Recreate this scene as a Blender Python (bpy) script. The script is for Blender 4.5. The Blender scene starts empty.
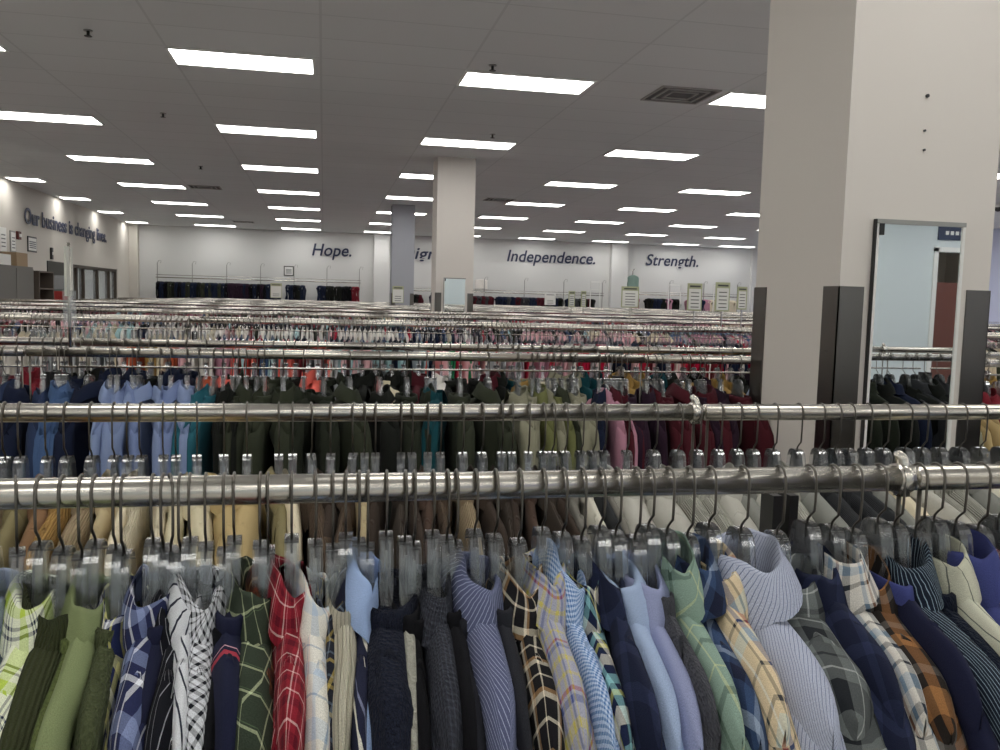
import bpy, math, random
from mathutils import noise, Vector
random.seed(7)
C = bpy.context.scene.collection
SC = bpy.context.scene
EYE = 1.70
RZ = EYE - 0.211            # rail height
CEIL = EYE + 2.045
PI = math.pi
rnd = random.uniform

# ------------------------------------------------------------------ colour + materials
def lin(h):
    h = h.lstrip('#'); c = [int(h[i:i+2], 16)/255 for i in (0, 2, 4)]
    return tuple((x/12.92 if x <= .04045 else ((x+.055)/1.055)**2.4) for x in c) + (1.0,)

def newmat(name):
    m = bpy.data.materials.new(name); m.use_nodes = True
    nt = m.node_tree; b = nt.nodes['Principled BSDF']
    return m, nt, b

def simple(name, col, rough=.5, metal=0., spec=.5, bump=0., bscale=200., var=0.):
    m, nt, b = newmat(name)
    b.inputs['Base Color'].default_value = lin(col)
    b.inputs['Roughness'].default_value = rough
    b.inputs['Metallic'].default_value = metal
    b.inputs['Specular IOR Level'].default_value = spec
    if bump or var:
        tc = nt.nodes.new('ShaderNodeTexCoord'); n = nt.nodes.new('ShaderNodeTexNoise')
        n.inputs['Scale'].default_value = bscale; nt.links.new(tc.outputs['Object'], n.inputs['Vector'])
        if bump:
            bp = nt.nodes.new('ShaderNodeBump'); bp.inputs['Strength'].default_value = bump; bp.inputs['Distance'].default_value = .002
            nt.links.new(n.outputs['Fac'], bp.inputs['Height']); nt.links.new(bp.outputs['Normal'], b.inputs['Normal'])
        if var:
            mx = nt.nodes.new('ShaderNodeMix'); mx.data_type = 'RGBA'
            c = lin(col); mx.inputs[6].default_value = tuple(x*(1-var) for x in c[:3])+(1,); mx.inputs[7].default_value = tuple(min(1, x*(1+var)) for x in c[:3])+(1,)
            nt.links.new(n.outputs['Fac'], mx.inputs[0]); nt.links.new(mx.outputs[2], b.inputs['Base Color'])
    return m

def ramp_for(nt, src, period, base, stripes, phase=0.):
    """constant colour ramp over the repeat of a woven stripe; stripes = (pos, width, colour) in 0..1"""
    mul = nt.nodes.new('ShaderNodeMath'); mul.operation = 'MULTIPLY_ADD'
    mul.inputs[1].default_value = 1/period; mul.inputs[2].default_value = 50 + phase
    fr = nt.nodes.new('ShaderNodeMath'); fr.operation = 'FRACT'
    nt.links.new(src, mul.inputs[0]); nt.links.new(mul.outputs[0], fr.inputs[0])
    r = nt.nodes.new('ShaderNodeValToRGB'); r.color_ramp.interpolation = 'CONSTANT'
    els = [(0., base)]
    for p, w, c in sorted(stripes):
        els += [(p, c), (min(p+w, .999), base)]
    cr = r.color_ramp
    while len(cr.elements) > 1: cr.elements.remove(cr.elements[-1])
    cr.elements[0].position = 0; cr.elements[0].color = lin(els[0][1])
    for p, c in els[1:]:
        e = cr.elements.new(p); e.color = lin(c)
    nt.links.new(fr.outputs[0], r.inputs[0])
    return r.outputs[0]

def cloth(name, base, u=None, v=None, kind='weave', mix=.5, rough=.9, fine=0.):
    """cloth in UV metres: u across, v down; u / v = (period, [(pos, width, colour), ...])"""
    m, nt, b = newmat(name)
    b.inputs['Roughness'].default_value = rough
    b.inputs['Specular IOR Level'].default_value = .15
    b.inputs['Sheen Weight'].default_value = .02
    uvn = nt.nodes.new('ShaderNodeUVMap'); sep = nt.nodes.new('ShaderNodeSeparateXYZ')
    nt.links.new(uvn.outputs[0], sep.inputs[0])
    # threads are never quite straight
    dn = nt.nodes.new('ShaderNodeTexNoise'); dn.inputs['Scale'].default_value = 14
    nt.links.new(uvn.outputs[0], dn.inputs['Vector'])
    def wob(o):
        a = nt.nodes.new('ShaderNodeMath'); a.operation = 'MULTIPLY_ADD'; a.inputs[1].default_value = .008
        nt.links.new(dn.outputs['Fac'], a.inputs[0]); nt.links.new(o, a.inputs[2]); return a.outputs[0]
    uo, vo = wob(sep.outputs[0]), wob(sep.outputs[1])
    outs = []
    if u: outs.append(ramp_for(nt, uo, u[0], base, u[1]))
    if v: outs.append(ramp_for(nt, vo, v[0], base, v[1], .37))
    if len(outs) == 2:
        mx = nt.nodes.new('ShaderNodeMix'); mx.data_type = 'RGBA'; mx.inputs[0].default_value = mix
        nt.links.new(outs[0], mx.inputs[6]); nt.links.new(outs[1], mx.inputs[7]); col = mx.outputs[2]
    elif outs: col = outs[0]
    else:
        rgb = nt.nodes.new('ShaderNodeRGB'); rgb.outputs[0].default_value = lin(base); col = rgb.outputs[0]
    # fine heather / fibre variation of the yarn itself
    n = nt.nodes.new('ShaderNodeTexNoise'); n.inputs['Scale'].default_value = 900 if kind != 'fleece' else 260
    n.inputs['Detail'].default_value = 1
    nt.links.new(uvn.outputs[0], n.inputs['Vector'])
    mr = nt.nodes.new('ShaderNodeMapRange'); a = .18 + fine
    mr.inputs[1].default_value = .3; mr.inputs[2].default_value = .7; mr.inputs[3].default_value = 1-a; mr.inputs[4].default_value = 1+a
    nt.links.new(n.outputs['Fac'], mr.inputs[0])
    sc = nt.nodes.new('ShaderNodeVectorMath'); sc.operation = 'SCALE'
    nt.links.new(col, sc.inputs[0]); nt.links.new(mr.outputs[0], sc.inputs['Scale'])
    nt.links.new(sc.outputs[0], b.inputs['Base Color'])
    bp = nt.nodes.new('ShaderNodeBump'); bp.inputs['Distance'].default_value = .0012; bp.inputs['Strength'].default_value = .5
    h = n.outputs['Fac']
    if kind in ('cord', 'rib'):
        w = nt.nodes.new('ShaderNodeTexWave'); w.wave_type = 'BANDS'; w.bands_direction = 'X'
        w.inputs['Scale'].default_value = 55 if kind == 'cord' else 80; w.inputs['Distortion'].default_value = .4
        nt.links.new(uvn.outputs[0], w.inputs['Vector']); h = w.outputs['Fac']
        bp.inputs['Distance'].default_value = .003; bp.inputs['Strength'].default_value = .9
    if kind == 'knit':
        w = nt.nodes.new('ShaderNodeTexVoronoi'); w.inputs['Scale'].default_value = 260
        nt.links.new(uvn.outputs[0], w.inputs['Vector']); h = w.outputs['Distance']
        bp.inputs['Distance'].default_value = .003; bp.inputs['Strength'].default_value = 1
    nt.links.new(h, bp.inputs['Height'])
    nt.links.new(bp.outputs['Normal'], b.inputs['Normal'])
    return m

chrome = simple('chrome', 'cdc9c0', .26, 1.)
def brushed(name, col, rough):
    m, nt, b = newmat(name)
    b.inputs['Metallic'].default_value = 1; b.inputs['Base Color'].default_value = lin(col)
    tc = nt.nodes.new('ShaderNodeTexCoord'); mp = nt.nodes.new('ShaderNodeMapping'); mp.inputs['Scale'].default_value = (4, 4, 200)
    n = nt.nodes.new('ShaderNodeTexNoise'); n.inputs['Scale'].default_value = 3
    mr = nt.nodes.new('ShaderNodeMapRange'); mr.inputs[3].default_value = rough*.8; mr.inputs[4].default_value = rough*1.25
    nt.links.new(tc.outputs['Object'], mp.inputs[0]); nt.links.new(mp.outputs[0], n.inputs['Vector']); nt.links.new(n.outputs['Fac'], mr.inputs[0])
    nt.links.new(mr.outputs[0], b.inputs['Roughness'])
    return m
guard_m = brushed('brushed_steel', '75726f', .3)
wire_m = simple('hook_wire', '6e6a64', .38, 1.)
black_m = simple('black_metal', '1a1a1b', .4)
white_m = simple('white_enamel', 'e6e6e2', .5)
dark_m = simple('dark_plastic', '26262a', .5)
frame_grey = simple('frame_grey', '9a9a96', .4, .6)

def clear_plastic(name, tint=.965):
    m, nt, b = newmat(name); nt.nodes.remove(b)
    tr = nt.nodes.new('ShaderNodeBsdfTransparent'); tr.inputs[0].default_value = (tint, tint*1.01, tint*1.02, 1)
    gl = nt.nodes.new('ShaderNodeBsdfGlossy'); gl.inputs['Roughness'].default_value = .11; gl.inputs[0].default_value = (1, 1, 1, 1)
    df = nt.nodes.new('ShaderNodeBsdfDiffuse'); df.inputs[0].default_value = (.72, .74, .77, 1)
    fr = nt.nodes.new('ShaderNodeFresnel'); fr.inputs[0].default_value = 1.6
    ad = nt.nodes.new('ShaderNodeMath'); ad.operation = 'MULTIPLY_ADD'; ad.inputs[1].default_value = .95; ad.inputs[2].default_value = .0; ad.use_clamp = True
    m1 = nt.nodes.new('ShaderNodeMixShader'); m1.inputs[0].default_value = .038
    m2 = nt.nodes.new('ShaderNodeMixShader')
    L = nt.links.new
    L(tr.outputs[0], m1.inputs[1]); L(df.outputs[0], m1.inputs[2]); L(fr.outputs[0], ad.inputs[0]); L(ad.outputs[0], m2.inputs[0])
    L(m1.outputs[0], m2.inputs[1]); L(gl.outputs[0], m2.inputs[2]); L(m2.outputs[0], nt.nodes['Material Output'].inputs[0])
    return m
plastic_m = clear_plastic('clear_plastic')

def wall_paint(name, col):
    return simple(name, col, .75, 0, .3, bump=.08, bscale=60)
paint = wall_paint('wall_paint', 'd6d6d4')
paint_l = wall_paint('wall_paint_warm', 'd0cbc2')
paint_r = wall_paint('wall_paint_daylight_tint', 'c8cde8')  # right wall: bluish cast of daylight put into the base colour
paint_c = wall_paint('column_paint', 'dad4cd')
paint_f = wall_paint('wall_paint_front', 'd2dbdd')
text_m = simple('navy_letters', '2c3350', .5)

# ------------------------------------------------------------------ mesh builder
class MB:
    def __init__(s): s.v = []; s.f = []; s.uv = []; s.mi = []
    def face(s, idx, uvs=None, mi=0):
        s.f.append(tuple(idx)); s.uv.append(uvs or [(s.v[i][0]+s.v[i][1], s.v[i][2]) for i in idx]); s.mi.append(mi)
    def box(s, x0, x1, y0, y1, z0, z1, mi=0):
        b = len(s.v)
        s.v += [(x0, y0, z0), (x1, y0, z0), (x1, y1, z0), (x0, y1, z0), (x0, y0, z1), (x1, y0, z1), (x1, y1, z1), (x0, y1, z1)]
        for q in ((0, 3, 2, 1), (4, 5, 6, 7), (0, 1, 5, 4), (1, 2, 6, 5), (2, 3, 7, 6), (3, 0, 4, 7)): s.face([b+i for i in q], mi=mi)
        return s
    def grid(s, P, UV=None, loop=False, mi=0):
        n, m = len(P), len(P[0]); b = len(s.v)
        for r in P: s.v += [tuple(p) for p in r]
        for i in range(n-1):
            for j in range(m if loop else m-1):
                k = (j+1) % m
                ids = [b+i*m+j, b+i*m+k, b+(i+1)*m+k, b+(i+1)*m+j]
                uv = None
                if UV:
                    kk = j+1
                    uv = [UV[i][j], UV[i][kk], UV[i+1][kk], UV[i+1][j]]
                s.face(ids, uv, mi)
        return s
    def tube(s, pts, r, n=8, cap=True, mi=0):
        pts = [Vector(p) for p in pts]; rings = []
        up = Vector((0, 0, 1))
        t0 = (pts[1]-pts[0]).normalized()
        a = t0.cross(up if abs(t0.z) < .9 else Vector((1, 0, 0))).normalized()
        for i, p in enumerate(pts):
            t = (pts[min(i+1, len(pts)-1)]-pts[max(i-1, 0)]).normalized()
            a = (a - t*a.dot(t)).normalized(); bb = t.cross(a)
            rr = r[i] if isinstance(r, (list, tuple)) else r
            rings.append([p + a*rr*math.cos(2*PI*k/n) + bb*rr*math.sin(2*PI*k/n) for k in range(n)])
        b = len(s.v); s.grid(rings, loop=True, mi=mi)
        if cap:
            s.face([b+k for k in range(n)][::-1], mi=mi); s.face([b+(len(pts)-1)*n+k for k in range(n)], mi=mi)
        return s
    def turn(s, a):
        c_, s_ = math.cos(a), math.sin(a)
        s.uv = [[(u*c_-v*s_, u*s_+v*c_) for u, v in f] for f in s.uv]; return s
    def mesh(s, name, mats, smooth=True):
        me = bpy.data.meshes.new(name); me.from_pydata(s.v, [], s.f)
        uvl = me.uv_layers.new(name='UVMap')
        flat = []
        for u in s.uv:
            for a in u: flat += [a[0], a[1]]
        uvl.data.foreach_set('uv', flat)
        for m in (mats if isinstance(mats, (list, tuple)) else [mats]): me.materials.append(m)
        if max(s.mi, default=0): me.polygons.foreach_set('material_index', s.mi)
        if smooth: me.shade_smooth() if hasattr(me, 'shade_smooth') else me.polygons.foreach_set('use_smooth', [True]*len(s.f))
        me.update(); return me
    def build(s, name, mats, parent=None, smooth=False):
        return put(name, s.mesh(name, mats, smooth), parent)

def put(name, data, parent=None, mat=None):
    o = bpy.data.objects.new(name, data); C.objects.link(o)
    if parent: o.parent = parent
    if mat:
        o.material_slots[0].link = 'OBJECT'; o.material_slots[0].material = mat
    return o
def tag(o, label=None, cat=None, group=None, kind=None):
    if label: o['label'] = label
    if cat: o['category'] = cat
    if group: o['group'] = group
    if kind: o['kind'] = kind
    return o
def empty(name, loc, label=None, cat=None, group=None, rz=0):
    o = bpy.data.objects.new(name, None); C.objects.link(o); o.location = loc; o.rotation_euler = (0, 0, rz)
    o.empty_display_size = .05
    return tag(o, label, cat, group)
def copy_tree(o, parent=None):
    c = o.copy(); C.objects.link(c); c.parent = parent
    for ch in o.children: copy_tree(ch, c)
    return c
ONES = ['', 'first', 'second', 'third', 'fourth', 'fifth', 'sixth', 'seventh', 'eighth', 'ninth', 'tenth', 'eleventh', 'twelfth', 'thirteenth', 'fourteenth',
        'fifteenth', 'sixteenth', 'seventeenth', 'eighteenth', 'nineteenth']
TENS = {2: 'twent', 3: 'thirt', 4: 'fort', 5: 'fift', 6: 'sixt', 7: 'sevent', 8: 'eight', 9: 'ninet'}
def nth(n):
    if n < 20: return ONES[n]
    if n >= 100: return 'hundredth' if n == 100 else ('hundred-and-' + nth(n-100) if n < 200 else 'two-hundred-and-' + nth(n-200))
    t, o = divmod(n, 10)
    return TENS[t]+'ieth' if o == 0 else TENS[t]+'y-'+ONES[o]

# ------------------------------------------------------------------ room shell
XL, XR, YF, YB = -6.0, 16.3, -10.0, 29.5
def ceiling_mat():
    m, nt, b = newmat('ceiling_tiles'); b.inputs['Roughness'].default_value = .9; b.inputs['Specular IOR Level'].default_value = .1
    tc = nt.nodes.new('ShaderNodeTexCoord')
    mp = nt.nodes.new('ShaderNodeMapping'); mp.inputs['Location'].default_value = (1.32, -7.951+.035, 0)
    nt.links.new(tc.outputs['Object'], mp.inputs[0])
    br = nt.nodes.new('ShaderNodeTexBrick'); br.offset = 0; br.inputs['Scale'].default_value = 1
    br.inputs['Brick Width'].default_value = 1.28; br.inputs['Row Height'].default_value = .6
    br.inputs['Mortar Size'].default_value = .012; br.inputs['Mortar Smooth'].default_value = .3
    br.inputs['Color1'].default_value = lin('d8d9da'); br.inputs['Color2'].default_value = lin('d5d6d7'); br.inputs['Mortar'].default_value = lin('c9cacb')
    nt.links.new(mp.outputs[0], br.inputs['Vector']); nt.links.new(br.outputs['Color'], b.inputs['Base Color'])
    n = nt.nodes.new('ShaderNodeTexNoise'); n.inputs['Scale'].default_value = 60; n.inputs['Detail'].default_value = 4
    nt.links.new(tc.outputs['Object'], n.inputs['Vector'])
    bp = nt.nodes.new('ShaderNodeBump'); bp.inputs['Strength'].default_value = .25; bp.inputs['Distance'].default_value = .004
    nt.links.new(n.outputs['Fac'], bp.inputs['Height']); nt.links.new(bp.outputs['Normal'], b.inputs['Normal'])
    return m
def floor_mat():
    m, nt, b = newmat('floor_vinyl'); b.inputs['Roughness'].default_value = .35
    tc = nt.nodes.new('ShaderNodeTexCoord'); br = nt.nodes.new('ShaderNodeTexBrick'); br.offset = 0
    br.inputs['Brick Width'].default_value = .305; br.inputs['Row Height'].default_value = .305; br.inputs['Scale'].default_value = 1
    br.inputs['Mortar Size'].default_value = .002; br.inputs['Color1'].default_value = lin('c0beba'); br.inputs['Color2'].default_value = lin('bbb9b5'); br.inputs['Mortar'].default_value = lin('7a766e')
    nt.links.new(tc.outputs['Object'], br.inputs['Vector']); nt.links.new(br.outputs['Color'], b.inputs['Base Color'])
    return m
def struct(name, mb, mat):
    return tag(mb.build(name, mat), kind='structure')
struct('floor', MB().box(XL-.2, XR+.2, YF-.2, YB+.2, -.1, 0), floor_mat())
struct('ceiling', MB().box(XL-.2, XR+.2, YF-.2, YB+.2, CEIL, CEIL+.1), ceiling_mat())
struct('wall_back', MB().box(XL-.2, XR+.2, YB, YB+.2, 0, CEIL), paint)
struct('wall_right', MB().box(XR, XR+.2, YF, YB, 0, CEIL), paint_r)
# left wall with glazed fitting-room opening
wl = MB(); o0, o1, oz0, oz1 = 22.5, 27.6, EYE-.75, EYE+.57
wl.box(XL-.2, XL, YF, o0, 0, CEIL).box(XL-.2, XL, o1, YB, 0, CEIL).box(XL-.2, XL, o0, o1, 0, oz0).box(XL-.2, XL, o0, o1, oz1, CEIL)
struct('wall_left', wl, paint_l)
# wall behind the camera, with a corridor opening
FX0, FX1 = 11.68, 12.9
wf = MB(); wf.box(XL-.2, FX0, YF-.2, YF, 0, CEIL).box(FX1, XR+.2, YF-.2, YF, 0, CEIL).box(FX0, FX1, YF-.2, YF, EYE+1.13, CEIL)
struct('wall_front', wf, paint_f)
struct('wall_corridor', MB().box(FX0-.1, FX1+.1, YF-1.4, YF-1.3, 0, CEIL).box(FX0-.12, FX0, YF-1.3, YF-.2, 0, CEIL).box(FX1, FX1+.12, YF-1.3, YF-.2, 0, CEIL), wall_paint('corridor_paint', 'b8aea0'))
struct('trim_1', MB().box(FX0-.09, FX0+.0, YF, YF+.03, 0, EYE+1.2).box(FX1, FX1+.09, YF, YF+.03, 0, EYE+1.2).box(FX0-.09, FX1+.09, YF, YF+.03, EYE+1.13, EYE+1.22), white_m)
d = tag(MB().box(FX0+.02, FX1-.02, YF-.28, YF-.22, 0, EYE+.55).build('door_1', simple('brown_door', '6e4338', .5)), kind='structure')
MB().box(FX0+.1, FX0+.15, YF-.22, YF-.17, EYE-.75, EYE-.55).build('door_handle', chrome, d)
# pilasters on the back wall, corner pier
struct('trim_2', MB().box(1.63, 2.12, YB-.25, YB, 0, CEIL), paint)
struct('trim_3', MB().box(9.9, 10.5, YB-.25, YB, 0, CEIL), paint)
struct('trim_4', MB().box(XL, XL+.25, YB-.3, YB, 0, CEIL), paint_l)
struct('trim_5', MB().box(15.3, XR, YB-.12, YB, 0, CEIL), paint)
struct('baseboard_back', MB().box(XL, XR, YB-.02, YB, 0, .12), dark_m)
struct('baseboard_left', MB().box(XL, XL+.02, YF, YB, 0, .12), dark_m)

def pillar(x, y, s, mat, label, gw=.085, gh=EYE+.068):
    e = tag(MB().box(x, x+s, y, y+s, 0, CEIL).build('pillar', mat), kind='structure')
    t = .004
    for cx, cy, sx, sy in ((x, y, 1, 1), (x+s, y, -1, 1), (x, y+s, 1, -1), (x+s, y+s, -1, -1)):
        g = MB()
        g.box(min(cx-sx*t, cx+sx*gw), max(cx-sx*t, cx+sx*gw), min(cy, cy-sy*t), max(cy, cy-sy*t), .12, gh)
        g.box(min(cx, cx-sx*t), max(cx, cx-sx*t), min(cy-sy*t, cy+sy*gw), max(cy-sy*t, cy+sy*gw), .12, gh)
        g.build('corner_guard', guard_m, e)
    return e
big = pillar(1.6, 2.49, .545, paint_c, 'big')
h = MB()
for hx, hz, r in ((1.866, .674, .006), (1.864, .566, .004), (1.867, .506, .004)):
    h.tube([(hx, 2.489, EYE+hz), (hx, 2.4835, EYE+hz)], r, 8)
h.build('wall_anchor', dark_m, big)
pillar(1.62, 12.8, .56, paint_c, 'mid')
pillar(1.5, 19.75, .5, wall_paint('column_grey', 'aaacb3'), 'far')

# ------------------------------------------------------------------ mirrors
mirror_m, nt, b = newmat('mirror_glass'); b.inputs['Metallic'].default_value = 1; b.inputs['Roughness'].default_value = .01; b.inputs['Base Color'].default_value = (.82, .85, .86, 1)
def mirror(x0, x1, y, z0, z1, label, tilt=0.):
    e = empty('wall_mirror', ((x0+x1)/2, y, z0), label, 'mirror'); e.rotation_euler = (tilt, 0, 0)
    w, hgt = (x1-x0)/2, z1-z0
    MB().box(-w+.008, w-.008, -.010, -.002, .01, hgt-.012).build('mirror_glass', mirror_m, e)
    f = MB().box(-w, -w+.01, -.014, 0, 0, hgt).box(w-.01, w, -.014, 0, 0, hgt).box(-w, w, -.014, 0, 0, .014)
    f.build('frame', white_m, e)
    MB().box(-w, w, -.016, 0, hgt-.014, hgt).build('top_rail', frame_grey, e)
    MB().box(-w-.004, -w+.001, -.014, 0, 0, hgt).build('edge_strip', black_m, e)
    MB().box(-w+.008, -w+.024, -.018, -.008, hgt-.05, hgt-.014).build('clip', black_m, e)
mirror(1.708, 2.028, 2.487, .35, EYE+.282, 'tall narrow framed mirror fixed on the front of the big white column', math.radians(0))
mirror(1.74, 2.065, 12.79, .9, EYE+.29, 'small white framed mirror on the middle column far back')

# ------------------------------------------------------------------ ceiling lights
LX = {-5.908: ('far left half-length', .6), -3.931: ('left', 1.22), -1.32: ('centre-left', 1.22), 1.249: ('middle', 1.22), 3.824: ('centre-right', 1.22), 6.363: ('right', 1.22),
      8.95: ('far right', 1.22), 11.5: ('outer right', 1.22), 13.6: ('outermost right', 1.22)}
diff_m, nt, b = newmat('light_diffuser'); nt.nodes.remove(b)
em = nt.nodes.new('ShaderNodeEmission'); em.inputs[0].default_value = (1, .985, .95, 1); em.inputs[1].default_value = 9
nt.links.new(em.outputs[0], nt.nodes['Material Output'].inputs[0])
def light_proto(w, h=.531):
    e = empty('ceiling_light', (0, 0, 0), 'x', 'ceiling light', 'recessed ceiling lights')
    MB().box(.012, w-.012, .012, h-.012, -.006, -.002).build('diffuser', diff_m, e)
    MB().box(-.01, w+.01, -.01, .012, -.012, -.001).box(-.01, w+.01, h-.012, h+.01, -.012, -.001).box(-.01, .012, .012, h-.012, -.012, -.001).box(w-.012, w+.01, .012, h-.012, -.012, -.001).build('frame', white_m, e)
    return e
protos = {}
for r in range(-5, 7):
    for X, (cn, w) in LX.items():
        if w not in protos: e = protos[w] = light_proto(w)
        else: e = copy_tree(protos[w])
        e.location = (X, 7.951+3.378*r, CEIL)
        if r >= 0: e['label'] = f'glowing recessed {cn} column ceiling light panel in the {nth(r+1)} row from the camera'
        else: e['label'] = f'{cn} column ceiling light panel, {nth(-r)} row back over the camera side'
# vents, sprinklers, dome
def vent(x, y, sz, label):
    e = empty('ceiling_vent', (x, y, CEIL), label, 'vent')
    f = MB(); w, hh = sz
    for k in range(3):
        a, c = w/2*(1-k*.27), hh/2*(1-k*.27); t = .02
        f.box(-a, a, -c, -c+t, -.014, -.001).box(-a, a, c-t, c, -.014, -.001).box(-a, -a+t, -c+t, c-t, -.014, -.001).box(a-t, a, -c+t, c-t, -.014, -.001)
    f.build('frame', simple('vent_grey', 'a5a3a0', .5), e)
    MB().box(-w/2+.02, w/2-.02, -hh/2+.02, hh/2-.02, -.004, -.001).build('duct_opening', simple('vent_dark', '5c5b5a', .8), e)
vent(3.42, 8.22, (.6, .6), 'square stepped ceiling vent left of the panel light near the big column')
vent(-2.31, 18.18, (.6, .5), 'slotted ceiling vent between left and centre-left panels')
vent(-2.31, 26.6, (.6, .5), 'small ceiling vent near the back wall above the far racks')
vent(3.55, 17.83, (.6, .5), 'slotted ceiling vent just right of the middle column')
for i, (x, y, lb) in enumerate(((-1.854, 7.632, 'upper left of the nearest left panels'), (-1.843, 10.866, 'between second left and centre-left panels'), (1.44, 7.7, 'beside the nearest middle panel'),
                    (2.05, 10.85, 'above the middle column'), (-2.0, 15.2, 'further back between left panels'), (4.9, 14.9, 'between right hand panels'))):
    e = empty('sprinkler_head', (x, y, CEIL), 'small dark sprinkler head on the ceiling ' + lb, 'sprinkler')
    MB().tube([(0, 0, -.001), (0, 0, -.008)], .035, 12).build('escutcheon', frame_grey, e)
    MB().tube([(0, 0, -.008), (0, 0, -.045)], .012, 8).tube([(0, 0, -.045), (0, 0, -.05)], .03, 10).build('deflector', black_m, e)
e = empty('dome_camera', (12.7, 14.66, CEIL), 'dark dome security camera on ceiling right of the big column', 'camera')
MB().tube([(0, 0, -.001), (0, 0, -.05)], .09, 16).build('housing', white_m, e)
MB().tube([(0, 0, -.05), (0, 0, -.09), (0, 0, -.12), (0, 0, -.13)], [.08, .07, .04, .01], 16).build('dome', black_m, e)

# ------------------------------------------------------------------ lettering on the walls
def word(txt, loc, rot, width, height, shear, bold, label):
    if rot[2] == 0: K = YB/28.8; loc = (loc[0]*K, loc[1], EYE+(loc[2]-EYE)*K); width *= K; height *= K
    cu = bpy.data.curves.new('wall_lettering', 'FONT'); cu.body = txt; cu.size = 1; cu.shear = shear; cu.offset = bold; cu.extrude = .006; cu.space_character = 1.02
    cu.materials.append(text_m)
    o = bpy.data.objects.new('wall_lettering', cu); C.objects.link(o); o.location = loc; o.rotation_euler = rot
    tag(o, label, 'lettering')
    bpy.context.view_layer.update()
    w = o.dimensions.x
    me = bpy.data.meshes.new_from_object(o.evaluated_get(bpy.context.evaluated_depsgraph_get()))
    o2 = bpy.data.objects.new('wall_lettering', me); C.objects.link(o2); o2.location = loc; o2.rotation_euler = rot
    for kk in ('label', 'category'): o2[kk] = o[kk]
    bpy.data.objects.remove(o); o2.name = 'wall_lettering'
    o2.scale = (width/w, height/.73, 1)
    return o2
R90 = (PI/2, 0, 0)
word('Hope.', (-.41, YB-.03, EYE+1.24), R90, 1.25, .40, .22, .012, 'navy bold italic word Hope. high on the back wall')
word('Dignity.', (2.42, YB-.03, EYE+1.24), R90, 1.95, .40, .22, .012, 'navy bold italic word Dignity. on back wall, half hidden by columns')
word('Independence.', (6.0, YB-.03, EYE+1.27), R90, 3.1, .40, .22, .012, 'navy bold italic word Independence. on the back wall')
word('Strength.', (10.95, YB-.03, EYE+1.30), R90, 1.95, .40, .22, .012, 'navy bold italic word Strength. on back wall beside the big column')
word('Our business is changing lives.', (XL+.03, 19.4, EYE+1.29), (PI/2, 0, PI/2), 6.8, .33, 0, .018, 'navy bold sentence Our business is changing lives. on left wall')

# ------------------------------------------------------------------ fitting-room windows on left wall
glass_m, nt, b = newmat('window_glass'); b.inputs['Alpha'].default_value = .25; b.inputs['Roughness'].default_value = .05; b.inputs['Base Color'].default_value = (.7, .75, .78, 1)
e = tag(bpy.data.objects.new('window_1', None), kind='structure'); C.objects.link(e)
f = MB()
for yy in (22.5, 23.35, 24.0, 25.4, 26.7, 27.5): f.box(XL-.14, XL-.02, yy, yy+.1, oz0, oz1)
f.box(XL-.14, XL-.02, 22.5, 27.6, oz1-.08, oz1).box(XL-.14, XL-.02, 22.5, 27.6, oz0, oz0+.06)
f.build('window_frame', simple('bronze_frame', '4a4138', .5, .3), e)
MB().box(XL-.09, XL-.08, 22.5, 27.6, oz0, oz1).build('glass', glass_m, e)
struct('wall_room', MB().box(XL-2.5, XL-2.4, 22, 28, 0, CEIL).box(XL-2.4, XL-.2, 22, 22.1, 0, CEIL).box(XL-2.4, XL-.2, 27.9, 28, 0, CEIL).box(XL-2.4, XL-.2, 22, 28, oz1+.4, oz1+.5), simple('room_paint', 'd8d8d4', .8))
tag(MB().box(XL-.03, XL+.02, 20.9, 22.3, 0, EYE+.58).build('door_2', simple('dark_door', '35342f', .6)), kind='structure')
ex = empty('ceiling_light', (XL-1.6, 24.6, oz1+.4), 'ceiling light inside the glazed room on the left', 'ceiling light')
MB().box(0, .6, 0, 1.2, -.01, -.002).build('diffuser', diff_m, ex)

# ------------------------------------------------------------------ cabinet, shelves, notices on left wall
grey_m = simple('cabinet_grey', '6f6d68', .6); shelf_m = simple('shelf_brown', '5b5148', .7)
cab = empty('storage_cabinet', (XL+.28, 16.25, 0), 'tall grey storage cabinet against the left wall', 'cabinet')
MB().box(-.25, .25, 0, 1.95, 0, EYE+.37).build('body', grey_m, cab)
for yy in (.02, .99): 
    dd = MB().box(.25, .265, yy, yy+.94, .1, EYE+.33).build('door', grey_m, cab)
    MB().box(.265, .285, yy+.85, yy+.88, 1.2, 1.4).build('handle', chrome, dd)
sh = empty('display_shelf', (XL+.32, 18.25, 0), 'open dark shelf unit beside the grey cabinet', 'shelf unit')
s_ = MB().box(-.3, .3, 0, .04, 0, EYE+.3).box(-.3, .3, .9, .94, 0, EYE+.3).box(-.3, -.28, 0, .94, 0, EYE+.3)
s_.build('body', shelf_m, sh)
for z in (.3, .8, 1.3, 1.65, EYE+.28): MB().box(-.28, .3, .04, .9, z, z+.03).build('shelf', shelf_m, sh)
tag(MB().box(XL+.1, XL+.4, 18.4, 18.85, 1.331, 1.56).build('storage_box', simple('box_tan', '8a6a50', .8)), 'tan box on the dark shelf unit', 'box')
tag(MB().box(XL+.05, XL+.5, 16.5, 17.1, EYE+.37, EYE+.56).build('paper_tray', white_m), 'white paper tray standing on top of grey cabinet', 'tray')
tag(MB().box(XL+.05, XL+.5, 17.4, 18.0, EYE+.37, EYE+.62).build('cardboard_box', simple('card', 'a08a6e', .9)), 'cardboard box on top of the grey cabinet', 'box')
chair_red = empty('display_stand', (XL+.5, 19.6, 0), 'display stand with red and white goods beside the shelf unit', 'stand')
MB().box(-.2, .2, 0, .6, 0, 1.25).build('base', dark_m, chair_red)
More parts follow.
